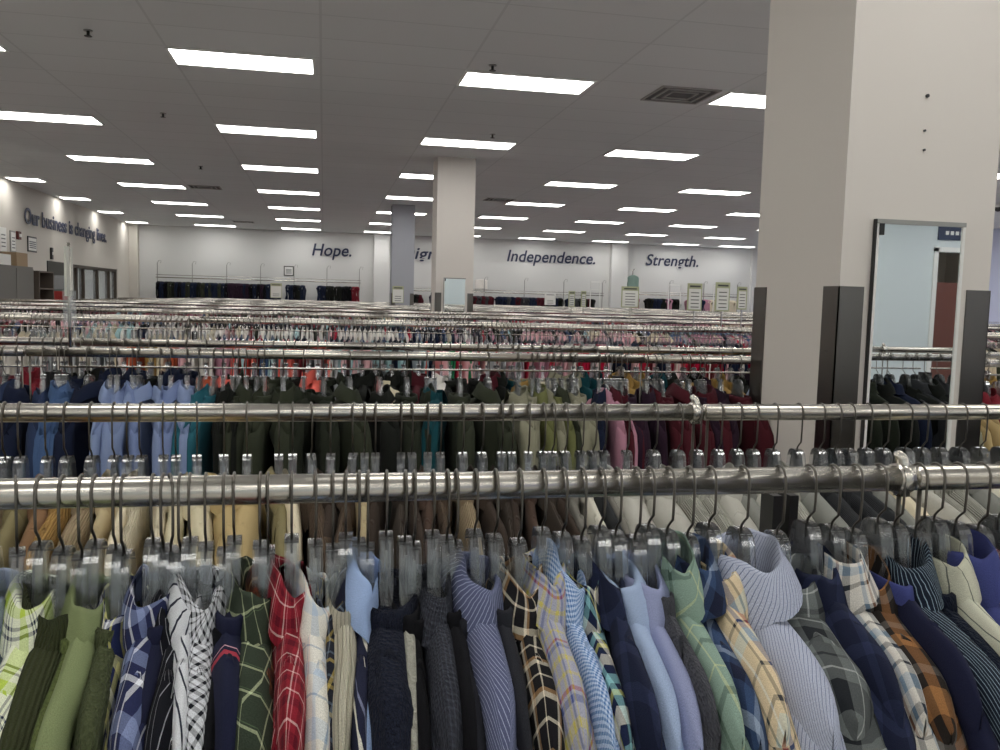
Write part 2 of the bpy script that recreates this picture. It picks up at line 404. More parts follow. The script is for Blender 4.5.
MB().box(-.15, .15, .05, .5, 1.25, 1.62).build('red_goods', simple('red_goods', 'a0302c', .7), chair_red)
MB().box(-.18, .18, .02, .6, 1.66, 1.95).build('clear_bin', glass_m, chair_red)
def notice(loc, w, hh, axis, label, fm=black_m, name='framed_notice'):
    e = empty(name, loc, label, 'notice', rz=(PI/2 if axis == 'x' else 0))
    MB().box(-w/2, w/2, -.02, -.001, 0, hh).build('frame', fm, e)
    pg = MB().box(-w/2+.03, w/2-.03, -.024, -.02, .03, hh-.03).build('sheet', white_m, e)
    l = MB()
    for k in range(4): l.box(-w/2+.07, w/2-.07, -.026, -.024, .08+k*(hh-.16)/4, .1+k*(hh-.16)/4)
    l.build('print_lines', simple('ink', '6a6a70', .8), pg)
# local -y must face into the room: rz=90deg turns -y to +x
notice((XL, 19.9, EYE+.72), .55, .32, 'x', 'dark framed notice on the left wall above the shelves')
notice((XL, 18.2, EYE+.66), .35, .45, 'x', 'white paper notice above the grey cabinet', white_m)
notice((XL, 18.75, EYE+.66), .3, .42, 'x', 'yellowish notice next to the white paper on left wall', frame_grey)
notice((-1.13, YB, EYE+.57), .32, .32, 'y', 'small grey framed notice on the back wall below Hope')
e = empty('fire_alarm', (XL, 19.05, EYE+.93), 'dark fire alarm strobe on the left wall below the sentence', 'alarm')
MB().box(0, .05, -.08, .08, 0, .16).build('body', simple('alarm_red', '5a2a26', .5), e); MB().box(.05, .07, -.05, .05, .05, .11).build('strobe', white_m, e)
e = empty('light_switch', (XL, 21.2, EYE+.62), 'small dark wall box left of the glazed room', 'wall box')
MB().box(0, .04, -.06, .06, 0, .26).build('body', dark_m, e); MB().box(.04, .05, -.02, .02, .1, .16).build('rocker', white_m, e)

# ------------------------------------------------------------------ garments
def zridge(a, nk, slope, hw, top):
    z = top
    if a > nk: z -= (a-nk)*slope
    if a > hw-.06: z -= ((a-(hw-.06))/.06)**2*.03
    return z

def body_mb(T=.016, hw=.22, nk=.055, top=-.085, slope=.30, hem=-.72, seed=0, fold=1., ny=30, rows=(0, .004, .012, .026, .045, .075, .115, .165, .225, .3, .4, .52, .64), flat=1.):
    mb = MB(); P = []; UV = []
    rows = list(rows)
    for i in range(ny+1):
        t = math.sin(PI*(i/ny-.5)); y = hw*t; a = abs(y)
        zr = zridge(a, nk, slope, hw, top)
        th = T*max(0., 1-abs(t)**5)**.5*(.8+.2*a/hw) + .001
        line = []; uvl = []
        seq = [(-1, dd) for dd in rows[::-1]] + [(1, dd) for dd in rows[1:]]
        for s, dd in seq:
            dd2 = dd*(zr-hem)/(top-hem) if dd > .1 else dd
            k = (1-math.exp(-(dd+.003)/.012))
            n1 = noise.noise((y*9+seed*7.3, dd*5, s*3.1+seed))
            n2 = noise.noise((y*22+seed*3.7, dd*9+2, s*5.1+seed))
            x = s*th*k*(1+.25*dd*flat) + fold*k*(n1*.010+n2*.004)*min(1, dd/.06)
            x += k*.008*fold*noise.noise((y*16+seed*4.1, dd*16, s*2.))*min(1, dd/.03)
            x += .007*fold*noise.noise((seed*2.2, y*6, 1.7))       # the ridge itself wanders
            yy = y*(1+.06*noise.noise((seed, dd*3, 4.)))
            line.append((x, yy, zr-dd2+.004*fold*noise.noise((y*14, seed*1.9, 8))))
            uvl.append((.3+s*dd2+(x if dd else 0), y+.3))
        P.append(line); UV.append(uvl)
    mb.grid(P, UV)
    return mb

def sleeve_mb(side, T=.016, hw=.22, top=-.085, slope=.3, nk=.055, seed=0, fold=1., length=.55, fat=1.):
    """side=-1 is the camera end"""
    mb = MB(); P = []; UV = []; n = 16
    zt = zridge(hw-.05, nk, slope, hw, top)
    path = [(hw-.095, zt+.002, .004, .015), (hw-.07, zt-.010, T*.5, .036), (hw-.045, zt-.032, T*.86, .048), (hw-.025, zt-.07, T*1.08, .052), (hw-.012, zt-.13, T*1.1, .052),
            (hw-.008, zt-.2, T*1.0, .05), (hw-.006, zt-.3, T*.95, .046), (hw-.004, zt-.42, T*.9, .042), (hw-.006, zt-length, T*.8, .036), (hw-.006, zt-length-.004, T*.5, .03)]
    vv = 0; prev = None
    tx = .012*noise.noise((seed*1.3, side*2.0, .5))*fold
    for k, (yc, zc, rx, ry) in enumerate(path):
        rx = max(.006, rx)*fat; ring = []; uvr = []
        if prev: vv += math.hypot(yc-prev[0], zc-prev[1])
        prev = (yc, zc)
        tilt = max(0, 1-k/4)*.9          # upper rings lean along the shoulder
        for j in range(n+1):
            an = 2*PI*j/n; cx, cy = math.cos(an), math.sin(an)
            w = 1+.22*fold*noise.noise((cx*1.2+seed, cy*1.2, zc*9+side))
            x = rx*cx*w + tx*min(1, k/4); y = yc+ry*cy*.8*math.cos(tilt); z = zc - ry*cy*math.sin(tilt)
            if j < n: ring.append((x, side*y, z))
            uvr.append((an/(2*PI)*.2+.05, vv))
        P.append(ring); UV.append(uvr)
    mb.grid(P, UV, loop=True)
    b = len(mb.v); mb.face([b-n+j for j in range(n)]); mb.face(list(range(n))[::-1])
    return mb

def collar_mb(T=.016, nd=.035, face=1, seed=0, wide=1., pts=.06, ay=.066):
    mb = MB(); P = []; UV = []; n = 30; gap = .14*PI
    ax = (T*.85+.004)*wide
    prof = [(.86, -nd-.05, 0), (.86, -nd-.02, .02), (.90, -nd, .045), (.97, -nd+.003, .05), (1.05, -nd-.002, .056), (1.14, None, .3), (1.24, None, .65), (1.30, None, 1.)]
    for i in range(n+1):
        an = gap + (2*PI-2*gap)*i/n          # angle from the front opening
        front = .5+.5*math.cos(an)
        fall = .042 + (pts-.0)*max(0, front-.55)/.45*.9
        drop = .012*front + .012*math.cos(an)*noise.noise((seed*2.9, 3., 1.))*2 + .014*math.sin(an)**2*(1+.5*noise.noise((an, seed*1.3, 7))) + .010*noise.noise((an*1.2, seed*3.3, .2))
        back = noise.noise((an*2, seed*1.7, 5.5))*.004
        line = []; uvl = []
        for k, (s, z, t) in enumerate(prof):
            if z is None: z = -nd-fall*t
            ox = .016*noise.noise((seed*5.1, an*.8, k*.3))
            flare = (0 if t < .1 else .006*t)
            x = face*math.cos(an)*(ax*s+flare)+ox*.6 + back
            y = math.sin(an)*(ay*s+flare*1.2)
            line.append((x, y, z-drop))
            uvl.append((an*.05, (k*.014)))
        P.append(line); UV.append(uvl)
    mb.grid(P, UV)
    return mb

def band_mb(T=.016, nd=.06, seed=0, ay=.075, hgt=.022):
    mb = MB(); P = []; UV = []; n = 24
    for k, (s, z) in enumerate(((.88, -nd-hgt), (.90, -nd-.004), (.95, -nd), (1.05, -nd-.002), (1.1, -nd-.012), (1.14, -nd-hgt))):
        line = []; uvl = []
        for j in range(n+1):
            an = 2*PI*j/n
            if j < n: line.append((math.cos(an)*(T+.004)*s, math.sin(an)*ay*s, z-.004*abs(math.sin(an))**2))
            uvl.append((an*.06, k*.008))
        P.append(line); UV.append(uvl)
    mb.grid(P, UV, loop=True); return mb

def placket_mb(face, T, top, hw=.22):
    mb = MB(); P = []; UV = []
    for k in range(14):
        d_ = .01+k*.05; x = face*(T*(1-math.exp(-d_/.014))*(1+.25*d_)+.0028+.004)
        P.append([(x-face*.004, -.017, top-d_), (x, -.015, top-d_), (x, .015, top-d_), (x-face*.004, .017, top-d_)])
        UV.append([(.0, d_), (.005, d_), (.035, d_), (.04, d_)])
    mb.grid(P, UV); return mb

def hanger_mesh():
    """clear moulded body: web plate with I-beam flanges, seen end on; origin at its top"""
    up = [(0, 0), (.010, -.0008), (.0155, -.0028), (.0195, -.006), (.0225, -.0105), (.0255, -.0165), (.029, -.034), (.033, -.056), (.042, -.076), (.06, -.088), (.11, -.104), (.16, -.121), (.182, -.130), (.188, -.138)]
    lo = [(0, -.094), (.02, -.096), (.05, -.104), (.10, -.121), (.15, -.138), (.178, -.147), (.188, -.145)]
    full = [(-y, z) for y, z in up[::-1]] + up[1:]
    fl = [(-y, z) for y, z in lo[::-1]] + lo[1:]
    mb = MB()
    def ribbon(pr, w, t):
        P = []
        for i, (y, z) in enumerate(pr):
            a = pr[max(i-1, 0)]; c = pr[min(i+1, len(pr)-1)]
            ty, tz = c[0]-a[0], c[1]-a[1]; L = math.hypot(ty, tz) or 1; ny, nz = -tz/L*t, ty/L*t
            ww = w if abs(y) < .034 else w*.7
            P.append([(-ww, y, z), (ww, y, z), (ww, y-ny, z-nz), (-ww, y-ny, z-nz)])
        mb.grid(P, loop=True)
    ribbon(full, .0075, .0022); ribbon(fl, .0050, -.0022)
    # web
    P = []
    ys = [k*.012 for k in range(-16, 17)]
    def itp(pr, y):
        y = abs(y)
        for (a, za), (c, zc) in zip(pr, pr[1:]):
            if a <= y <= c: return za+(zc-za)*(y-a)/(c-a)
        return pr[-1][1]
    for y in ys: P.append([(-.0012, y, itp(up, y)), (.0012, y, itp(up, y)), (.0012, y, itp(lo, y)), (-.0012, y, itp(lo, y))])
    mb.grid(P, loop=True)
    # vertical ribs of the head
    for y in (-.010, 0., .010):
        mb.box(-.0055, .0055, y-.0011, y+.0011, -.090, itp(up, y)-.002)
    return mb.mesh('hanger_body', plastic_m, smooth=False)
HB = hanger_mesh()
def hook_mesh(hl, lod=False):
    R = .0182; pts = []
    n = 10 if not lod else 5
    for k in range(n+1):
        an = math.radians(-25) + math.radians(205)*k/n
        pts.append((0, R*math.cos(an), R*math.sin(an)))
    pts += [(0, -R, -hl*.45), (0, -R*.93, -hl+.016), (0, -R*.5, -hl+.010), (0, -.003, -hl+.004), (0, 0, -hl-.004), (0, 0, -hl-.02)]
    pts = [(x, y, z+hl) for x, y, z in pts]
    mb = MB().tube(pts, .0016, 6 if not lod else 3)
    return mb.mesh('hook', wire_m, smooth=True)
HOOKS = {}
H1, H2 = .057, .074

def hang(x, y, hl, rz, label, group, flip=False):
    e = empty('clothes_hanger', (x, y, RZ-hl), label, 'hanger', group, rz)
    put('hanger_body', HB, e)
    if hl not in HOOKS: HOOKS[hl] = hook_mesh(hl)
    hk = put('hook', HOOKS[hl], e)
    return e

GN = {'shirt': 'button_shirt', 'sweater': 'knit_sweater', 'jacket': 'casual_jacket', 'tee': 'jersey_shirt', 'flannel': 'flannel_shirt'}
def garment(kind, x, y, hl, rz, mat, label, group, T=.016, nd=.035, face=1, seed=0, opts=None):
    o = dict(hw=.215, slope=.30, fold=1., fat=1.); o.update(opts or {})
    wide = o.pop('wide', 1.); ptl = o.pop('pts', .06); cmat = o.pop('collar_mat', mat); fat = o.pop('fat'); ay = o.pop('ay', .066); smat = o.pop('sleeve_mat', mat)
    e = empty(GN[kind], (x, y, RZ-hl), label, {'shirt': 'shirt', 'flannel': 'shirt', 'sweater': 'sweater', 'jacket': 'jacket', 'tee': 'top'}[kind], group, rz)
    top = -.067
    nd = min(nd, .036) if kind in ('shirt', 'flannel', 'jacket') else .059
    bias = noise.noise((seed*3.1, 2.2, 9.1))*1.3 if kind in ('shirt', 'flannel') else 0
    body_mb(T, top=top, seed=seed, **o).turn(bias).build('body', mat, e, True)
    for s in (-1, 1): sleeve_mb(s, T, o['hw'], top, o['slope'], seed=seed+s, fold=o['fold'], fat=fat).turn(bias*.5).build('sleeve', smat, e, True)
    if kind in ('shirt', 'flannel', 'jacket'):
        collar_mb(T, nd, face, seed, wide, ptl, ay).turn(bias*1.2).build('collar', cmat, e, True)
        placket_mb(face, T, top-.01).build('placket', mat, e, True)
    else: band_mb(T, nd, seed).build('neckband', cmat, e, True)
    return e

# ---- cloths
M = {}
def c(key, *a, **k): M[key] = cloth(key, *a, **k); return M[key]
c('lime_plaid', 'e6ead2', (.05, [(.05, .3, 'b7cf4a'), (.5, .05, '20293f'), (.6, .05, '20293f'), (.72, .03, '2f3d66')]), (.06, [(.1, .25, 'bdd35c'), (.5, .05, '20293f'), (.62, .05, '25304d')]))
c('dark_olive', '3c4129', kind='rib'); c('olive_fleece', '545e36', kind='fleece', fine=.15); c('sage_olive', '808b62'); c('olive_tex', '4a5136', kind='knit')
c('navy_yellow', '242c52', (.05, [(.1, .22, 'e0dc8c'), (.45, .12, 'e8e8ea'), (.7, .08, 'd8d470')]), (.06, [(.1, .25, 'e6e2a0'), (.5, .2, 'dfe2ea')]))
c('navy_white', '262b4e', (.055, [(.1, .08, 'e9ebf2'), (.4, .22, '7f8cb4'), (.75, .05, 'e9ebf2')]), (.07, [(.2, .1, 'e9ebf2'), (.5, .25, '8591b6')]))
c('black_pin', '14151c', (.013, [(.4, .07, '9a9ba2')]))
c('crosshatch', 'd9dbe0', (.009, [(.1, .34, '15161d')]), (.016, [(.1, .3, '15161d'), (.62, .12, '15161d')]), mix=.5)
c('navy', '1d2038'); c('navy_red', '1c1f36', None, (.2, [(.32, .035, 'a23a48'), (.38, .01, 'c9a0a8')]))
c('green_pane', '343d31', (.026, [(.2, .085, 'c2cba4')]), (.030, [(.5, .085, 'c2cba4'), (.64, .03, '5f7254')]), mix=.5)
c('rust_plaid', '5a3423', (.045, [(.1, .2, '2a1a18'), (.5, .08, 'b08a66'), (.75, .1, '803c28')]), (.05, [(.2, .25, '2b1c19'), (.6, .1, 'a5764c')]))
c('red_tartan', '8a222f', (.024, [(.08, .28, '5e1220'), (.55, .07, 'e9c9c4'), (.75, .05, 'd9808a')]), (.026, [(.1, .28, '5a1120'), (.6, .07, 'e9c9c4')]))
c('cream_blue', 'e3e0d6', (.05, [(.2, .05, '6e88a8'), (.32, .05, 'd5a79c'), (.7, .22, 'b9c8d8')]), (.06, [(.2, .05, '7d94ad'), (.6, .25, 'bfccd8')]))
c('dark_multi', '242630', (.03, [(.2, .15, 'c9b264'), (.6, .1, '7b8896')]), (.03, [(.3, .15, 'b9a25c'), (.7, .1, '6a7a8c')]))
c('cream_rib', 'd9d3be', (.012, [(.1, .25, 'b5ae98')]), kind='rib'); c('navy_stripe', '23263c', (.05, [(.3, .1, 'd8d4c6'), (.6, .05, '7a7f98')]))
c('light_blue', '9db4dc'); c('sparkle_knit', '191d2b', kind='knit', fine=.6); c('oatmeal', 'a7a69a', kind='knit')
c('tweed', '30323a', (.006, [(.2, .3, '4a4d58')]), (.006, [(.2, .3, '43464f')]), kind='knit'); c('black', '0e0e12'); c('charcoal', '26272d')
c('slate_pin', '595f7c', (.0045, [(.3, .14, 'a9b0cc')])); c('black_cream', '1b1a1d', (.042, [(.05, .35, 'e6dcc6'), (.15, .1, 'b08a60'), (.65, .06, 'e6dcc6')]), (.045, [(.1, .38, 'e6dcc6'), (.24, .1, 'b08a60'), (.7, .06, 'e6dcc6')]))
c('yellow_blue', 'a8a9ba', (.026, [(.05, .2, 'c8bc62'), (.35, .16, '4b5a94'), (.65, .08, 'c8bc62')]), (.06, [(.1, .12, 'cbbf6a'), (.4, .1, '50609a'), (.55, .06, 'a23a3a'), (.8, .06, 'cbbf6a')]))
c('blue_gingham', 'c9daf0', (.0042, [(.1, .5, '4f79b4')]), (.0042, [(.1, .5, '4f79b4')]))
c('navy_teal', '1a2340', (.05, [(.1, .2, 'e2ded0'), (.2, .05, 'c7c46a'), (.55, .2, '8fc4c8')]), (.055, [(.1, .24, 'e2ded0'), (.5, .1, 'c7c46a'), (.7, .2, '8fc4c8')]))
c('navy_shadow', '1c2136', (.05, [(.2, .3, '2d3450')]), (.05, [(.2, .3, '2d3450')])); c('sky', 'a2b4d2'); c('lavender', '949bbd')
c('grey_knit', '4b4c52', kind='knit'); c('sage_plaid', '8aa294', (.09, [(.15, .07, '47604f'), (.6, .04, 'c9d0a0')]), (.06, [(.2, .12, '3c4f48'), (.65, .04, 'c7cf9c')]))
c('blue_plaid', '36496a', (.06, [(.1, .3, '1d2238'), (.6, .12, '8c9cb4')]), (.07, [(.15, .3, '1d2238'), (.65, .15, '9aa8bc')]))
c('tan_red', 'dcc9a6', (.08, [(.05, .06, '3d3c40'), (.2, .12, '2f4a86'), (.36, .1, 'a02c3a'), (.6, .05, '3a4a4a'), (.8, .04, 'f0f0e8')]), (.09, [(.15, .05, '55524e'), (.5, .2, 'c9d6d0'), (.8, .05, '3d3c40')]))
c('grey_blue_pin', 'b4bacc', (.0045, [(.3, .16, '6b7390')])); c('slate_smooth', '8088a0')
c('grey_flannel', '6c7170', (.085, [(.1, .3, '23262a'), (.55, .03, 'c5c9c6'), (.8, .05, '3c4042')]), (.08, [(.15, .3, '24272b'), (.6, .03, 'c5c9c6'), (.85, .06, '3a3d40')]))
c('white_brown', 'd7d3ca', (.05, [(.1, .2, '2a3544'), (.4, .1, '8a5c3a'), (.62, .15, '7c93a8')]), (.06, [(.1, .12, '27303c'), (.4, .2, '8fa3b4'), (.75, .06, '33302e')]))
c('orange_plaid', '2a2522', (.07, [(.1, .22, '96683f'), (.5, .12, '6f6c68'), (.75, .1, '7c5434')]), (.07, [(.1, .28, 'a07348'), (.55, .15, '6b6763')]))
c('navy_diag', '1a2230', (.0055, [(.3, .16, '8ea3b2')])); c('dark_navy_tex', '141b2b', kind='knit')
c('cream_line', 'c8c8b4', (.03, [(.3, .06, '6a6e66')])); c('royal', '40477c'); c('red_gingham', 'ddc8cc', (.006, [(.1, .5, '8a2438')]), (.006, [(.1, .5, '8a2438')])); c('maroon', '401722')
c('white_stripe', 'd8dade', (.02, [(.3, .15, '2c3040')])); c('pale_green', 'b8c8a0', (.03, [(.2, .1, '6f8a5c')]), (.03, [(.2, .1, '6f8a5c')]))
# rail-two cloths
for k, h_, kd in (('rust', '85664a', 'weave'), ('camel', 'a9854e', 'cord'), ('taupe', 'a08e72', 'cord'), ('tan', 'b5a582', 'weave'), ('cream', 'ddd2b6', 'weave'), ('lcord', 'd6cbb0', 'cord'), ('beige', 'cfc6a8', 'weave'),
                  ('khaki', 'b7a275', 'weave'), ('brown', '594a3d', 'cord'), ('dbrown', '3a3029', 'weave'), ('mocha', '4b423a', 'rib'), ('rustb', '4c3c33', 'weave'), ('grayt', '77746c', 'weave'), ('ltgrey', 'b4b2a8', 'weave'),
                  ('ribgrey', 'a3a297', 'cord'), ('midgrey', '858680', 'weave'), ('dkgrey', '3b3d40', 'rib'), ('ivory', 'd8d4c4', 'weave'), ('olivet', '837a58', 'weave')):
    c(k, h_, kind=kd, fine=.05)
for k, h_ in (('denim', '2e3a56'), ('dnavy', '1a2136'), ('chambray', '8494b8'), ('perib', '7686ae'), ('bluegrey', '949fb4'), ('teal', '2a5f6c'), ('dolive', '34382c'), ('blackg', '1a1c19'), ('dkolive', '262a21'), ('stone', '8c8a76'), ('oliveg', '6d7048'),
              ('pink', 'b98698'), ('wine', '4a1c24'), ('red', '74222c'), ('plumd', '2c1c2a'), ('orange', 'b85a3c'), ('coral', 'e0685c'), ('white', 'e4e0da'), ('ecru', 'd8cdb4'), ('gold', '9f8048'), ('blush', 'e0b4b8'), ('green', '2c8a5a'),
              ('crimson', 'b41c3c'), ('aqua', 'a8c8cc'), ('greyl', 'a9acb0'), ('bluem', '465e84'), ('dkteal', '16444c')):
    c('s_'+k, h_)
M['zebra'] = cloth('zebra', 'e2e2e2', None, (.022, [(.1, .5, '15151a')]))

# ---- front rail: x, kind, cloth, description, T, nd, face, options
Y1, Y2, Y3, Y4 = .95, 1.57, 3.07, 3.64
F = [
 (-.284, 'shirt', 'lime_plaid', 'lime, white and navy plaid shirt', .016, .05, 1, {}),
 (-.262, 'jacket', 'dark_olive', 'dark olive ribbed overshirt', .027, .065, 1, {}),
 (-.244, 'sweater', 'olive_fleece', 'moss green fleece top', .014, .07, 1, {}),
 (-.231, 'shirt', 'sage_olive', 'light sage green plain shirt with pointed collar', .013, .05, 1, {'pts': .075}),
 (-.211, 'sweater', 'olive_tex', 'dark olive textured sweater', .013, .075, 1, {}),
 (-.203, 'shirt', 'navy_yellow', 'navy, yellow and white plaid shirt', .011, .06, 1, {}),
 (-.174, 'shirt', 'navy_white', 'navy and white check shirt with periwinkle blocks', .015, .045, 1, {}),
 (-.164, 'tee', 'navy', 'plain navy top squeezed beside the pinstriped shirt', .009, .075, 1, {}),
 (-.147, 'shirt', 'black_pin', 'black shirt with thin white pinstripes', .014, .05, 1, {}),
 (-.137, 'shirt', 'white_stripe', 'white shirt with narrow dark stripes', .008, .06, 1, {}),
 (-.121, 'shirt', 'crosshatch', 'black and white crosshatch print shirt', .017, .03, 1, {}),
 (-.102, 'sweater', 'black', 'black knit sweater beside crosshatch shirt', .010, .07, 1, {}),
 (-.092, 'sweater', 'navy_red', 'dark navy sweater with one thin red stripe', .014, .05, 1, {}),
 (-.065, 'flannel', 'green_pane', 'forest green windowpane shirt with cream lines', .021, .025, 1, {'pts': .075}),
 (-.057, 'flannel', 'rust_plaid', 'rust brown plaid shirt', .010, .065, 1, {}),
 (-.032, 'shirt', 'red_tartan', 'bright red tartan shirt', .014, .03, 1, {}),
 (-.007, 'shirt', 'cream_blue', 'cream shirt with pale blue and pink checks', .013, .065, 1, {}),
 (.012, 'shirt', 'dark_multi', 'dark shirt with small yellow checks', .012, .04, 1, {}),
 (.026, 'tee', 'cream_rib', 'cream ribbed top', .012, .06, 1, {}),
 (.040, 'shirt', 'navy_stripe', 'navy shirt with cream stripes', .010, .055, 1, {}),
 (.050, 'shirt', 'light_blue', 'light blue shirt with upright collar behind sparkly sweater', .012, .012, 1, {}),
 (.070, 'sweater', 'sparkle_knit', 'chunky black and navy sparkly knit sweater', .024, .030, 1, {'fat': 1.1}),
 (.091, 'sweater', 'oatmeal', 'oatmeal grey knit with black yoke', .010, .08, 1, {'collar_mat': 'black'}),
 (.101, 'tee', 'black', 'plain black top left of the tweed shirt', .010, .07, 1, {}),
 (.122, 'shirt', 'tweed', 'charcoal fine tweed shirt', .014, .04, 1, {}),
 (.138, 'tee', 'black', 'plain black top right of the tweed shirt', .010, .075, 1, {}),
 (.148, 'sweater', 'charcoal', 'charcoal knit sweater left of the slate pinstripe shirt', .009, .07, 1, {}),
 (.170, 'shirt', 'slate_pin', 'slate blue shirt with fine white pinstripes', .019, .028, 1, {}),
 (.193, 'sweater', 'charcoal', 'charcoal sweater right of the slate pinstripe shirt', .011, .07, 1, {}),
 (.221, 'flannel', 'black_cream', 'black, cream and tan plaid shirt', .016, .022, 1, {}),
 (.249, 'shirt', 'yellow_blue', 'lavender shirt with yellow and blue plaid', .014, .028, 1, {}),
 (.273, 'shirt', 'blue_gingham', 'light blue micro gingham shirt', .012, .022, 1, {}),
 (.296, 'flannel', 'navy_teal', 'navy, cream and aqua plaid shirt', .013, .026, 1, {}),
 (.318, 'flannel', 'navy_shadow', 'dark navy shadow check shirt', .013, .05, 1, {}),
 (.338, 'shirt', 'sky', 'plain sky blue shirt with open stand-up collar', .014, .03, -1, {'wide': 1.2}),
 (.362, 'shirt', 'lavender', 'plain lavender blue shirt', .014, .025, -1, {'wide': 1.2}),
 (.378, 'sweater', 'grey_knit', 'dark grey heather knit with ribbed neck', .010, .085, -1, {}),
 (.402, 'shirt', 'sage_plaid', 'sage green plaid shirt', .017, .01, -1, {}),
 (.428, 'flannel', 'blue_plaid', 'blue and navy block plaid shirt', .016, .008, -1, {}),
 (.455, 'shirt', 'tan_red', 'cream and tan shirt with red, navy stripes', .017, .03, -1, {}),
 (.497, 'shirt', 'grey_blue_pin', 'pale grey-blue pinstripe shirt with wide open collar', .026, .012, -1, {'wide': 1.25, 'pts': .085, 'ay': .075, 'fat': 1.0}),
 (.545, 'flannel', 'grey_flannel', 'grey and black plaid flannel shirt', .034, .05, -1, {'fat': 1.05}),
 (.585, 'flannel', 'navy_shadow', 'dark navy check shirt left of the orange plaid flannel', .016, .05, -1, {}),
 (.618, 'flannel', 'white_brown', 'white, brown and blue plaid shirt', .017, .015, -1, {}),
 (.648, 'flannel', 'orange_plaid', 'black, grey and orange plaid flannel shirt', .026, .035, -1, {}),
 (.682, 'tee', 'navy', 'navy top with royal blue neckband behind orange plaid flannel', .012, .03, -1, {'collar_mat': 'royal'}),
 (.706, 'shirt', 'navy_diag', 'dark navy shirt with fine pale stripes', .025, .022, -1, {}),
 (.737, 'sweater', 'dark_navy_tex', 'dark navy knit sweater right of the striped navy shirt', .018, .03, -1, {}),
 (.762, 'shirt', 'cream_line', 'cream and grey thin striped shirt', .014, .025, -1, {}),
 (.794, 'shirt', 'royal', 'royal blue velvet-look shirt', .020, .015, -1, {}),
 (.828, 'shirt', 'red_gingham', 'red and white mini gingham shirt', .014, .03, -1, {}),
 (.858, 'sweater', 'maroon', 'dark maroon knit sweater at the frame edge', .016, .04, -1, {}),
]
FG = 'shirts and sweaters on the front rail'
for i, (x, kd, mk, ds, T, nd, face, op) in enumerate(F):
    op = dict(op)
    if 'collar_mat' in op: op['collar_mat'] = M[op['collar_mat']]
    s_ = i*1.37+.4
    rz = math.radians(3*noise.noise((i*3.3, .5, .1)) + (3 if x < 0 else -2 if x < .5 else -5))
    op.setdefault('hw', (.235 if i < 4 else .215)+.012*noise.noise((i*2.1, 1, 1))); op.setdefault('slope', .30+.1*noise.noise((i*1.7, 4, 4)))
    T *= 1.3; hl = (.051, .057, .063)[(i*7) % 3] + 0.0
    garment(kd, x, Y1, hl, rz, M[mk], ds + (' hanging on the front rail' if len(ds.split()) < 11 else ''), FG, T, nd, face, s_, op)
    hang(x, Y1, hl, rz, 'clear plastic hanger holding the ' + ds if len(ds.split()) < 11 else 'clear hanger of the ' + ds, 'clear hangers on the front rail')
for j, (x, lb) in enumerate(((-.306, 'empty clear hanger at the left end of the front rail'), (-.157, 'bare clear hanger between two navy garments, front rail'))):
    hang(x, Y1, H1+.003*j, .3, lb, 'clear hangers on the front rail')

# ---- second rail
S = [(-.52, 'taupe'), (-.497, 'olivet'), (-.455, 'rust'), (-.425, 'camel'), (-.385, 'taupe'), (-.349, 'tan'), (-.327, 'cream'), (-.306, 'lcord'), (-.27, 'lcord'), (-.249, 'beige'), (-.215, 'beige'), (-.17, 'khaki'), (-.13, 'khaki'),
     (-.076, 'olivet'), (-.052, 'cream'), (-.02, 'brown'), (.015, 'dbrown'), (.055, 'brown'), (.075, 'tan'), (.095, 'dbrown'), (.141, 'mocha'), (.16, 'dbrown'), (.19, 'rustb'), (.213, 'brown'), (.254, 'taupe'), (.29, 'dbrown'), (.328, 'mocha'), (.348, 'dbrown'),
     (.38, 'rustb'), (.408, 'mocha'), (.426, 'dbrown'), (.451, 'grayt'), (.483, 'ivory'), (.507, 'dkgrey'), (.528, 'grayt'), (.575, 'ltgrey'), (.63, 'ltgrey'), (.68, 'ribgrey'), (.72, 'ribgrey'), (.765, 'ltgrey'), (.805, 'midgrey'), (.84, 'ltgrey'),
     (.883, 'ribgrey'), (.935, 'midgrey'), (.985, 'dkgrey'), (1.02, 'dkgrey'), (1.05, 'dkgrey'), (1.09, 'midgrey'), (1.13, 'cream'), (1.18, 'ltgrey'), (1.22, 'ribgrey'), (1.262, 'ribgrey'), (1.31, 'midgrey'), (1.36, 'ivory'), (1.41, 'dkgrey')]
CN = {'taupe': 'taupe corduroy', 'olivet': 'olive tan', 'rust': 'rust brown', 'camel': 'camel corduroy', 'tan': 'light tan', 'cream': 'cream', 'lcord': 'pale cream corduroy', 'beige': 'pale beige', 'khaki': 'khaki', 'brown': 'brown corduroy',
      'dbrown': 'dark brown', 'mocha': 'mocha ribbed', 'rustb': 'reddish brown', 'grayt': 'warm grey', 'ltgrey': 'light stone grey', 'ribgrey': 'ribbed grey', 'midgrey': 'mid grey', 'dkgrey': 'charcoal ribbed', 'ivory': 'ivory'}
for i, (x, mk) in enumerate(S):
    kd = 'jacket' if i % 4 else 'sweater'
    gap = min((S[i+1][0] if i+1 < len(S) else x+.04)-x, x-(S[i-1][0] if i else x-.04))
    T = max(.012, min(.03, gap*(.62 if not 0 < x < .55 else .42))) + (.006 if .55 < x < .9 else 0)
    rz = math.radians(rnd(-5, 5) + (5 if x < 0 else -4))
    lb = f'{CN[mk]} {"jacket" if kd == "jacket" else "sweater"}, {nth(i+1)} garment from the left on the second rail'
    garment(kd, x, Y2, H2, rz, M[mk], lb, 'jackets on the second rail', T, rnd(.035, .06), 1 if i % 3 else -1, 80+i*1.9, {'hw': .235, 'slope': .26, 'fold': 1.1, 'ny': 24, 'pts': .05})
    hang(x, Y2, H2, rz, f'clear plastic hanger, {nth(i+1)} from the left on the second rail', 'clear hangers on the second rail')
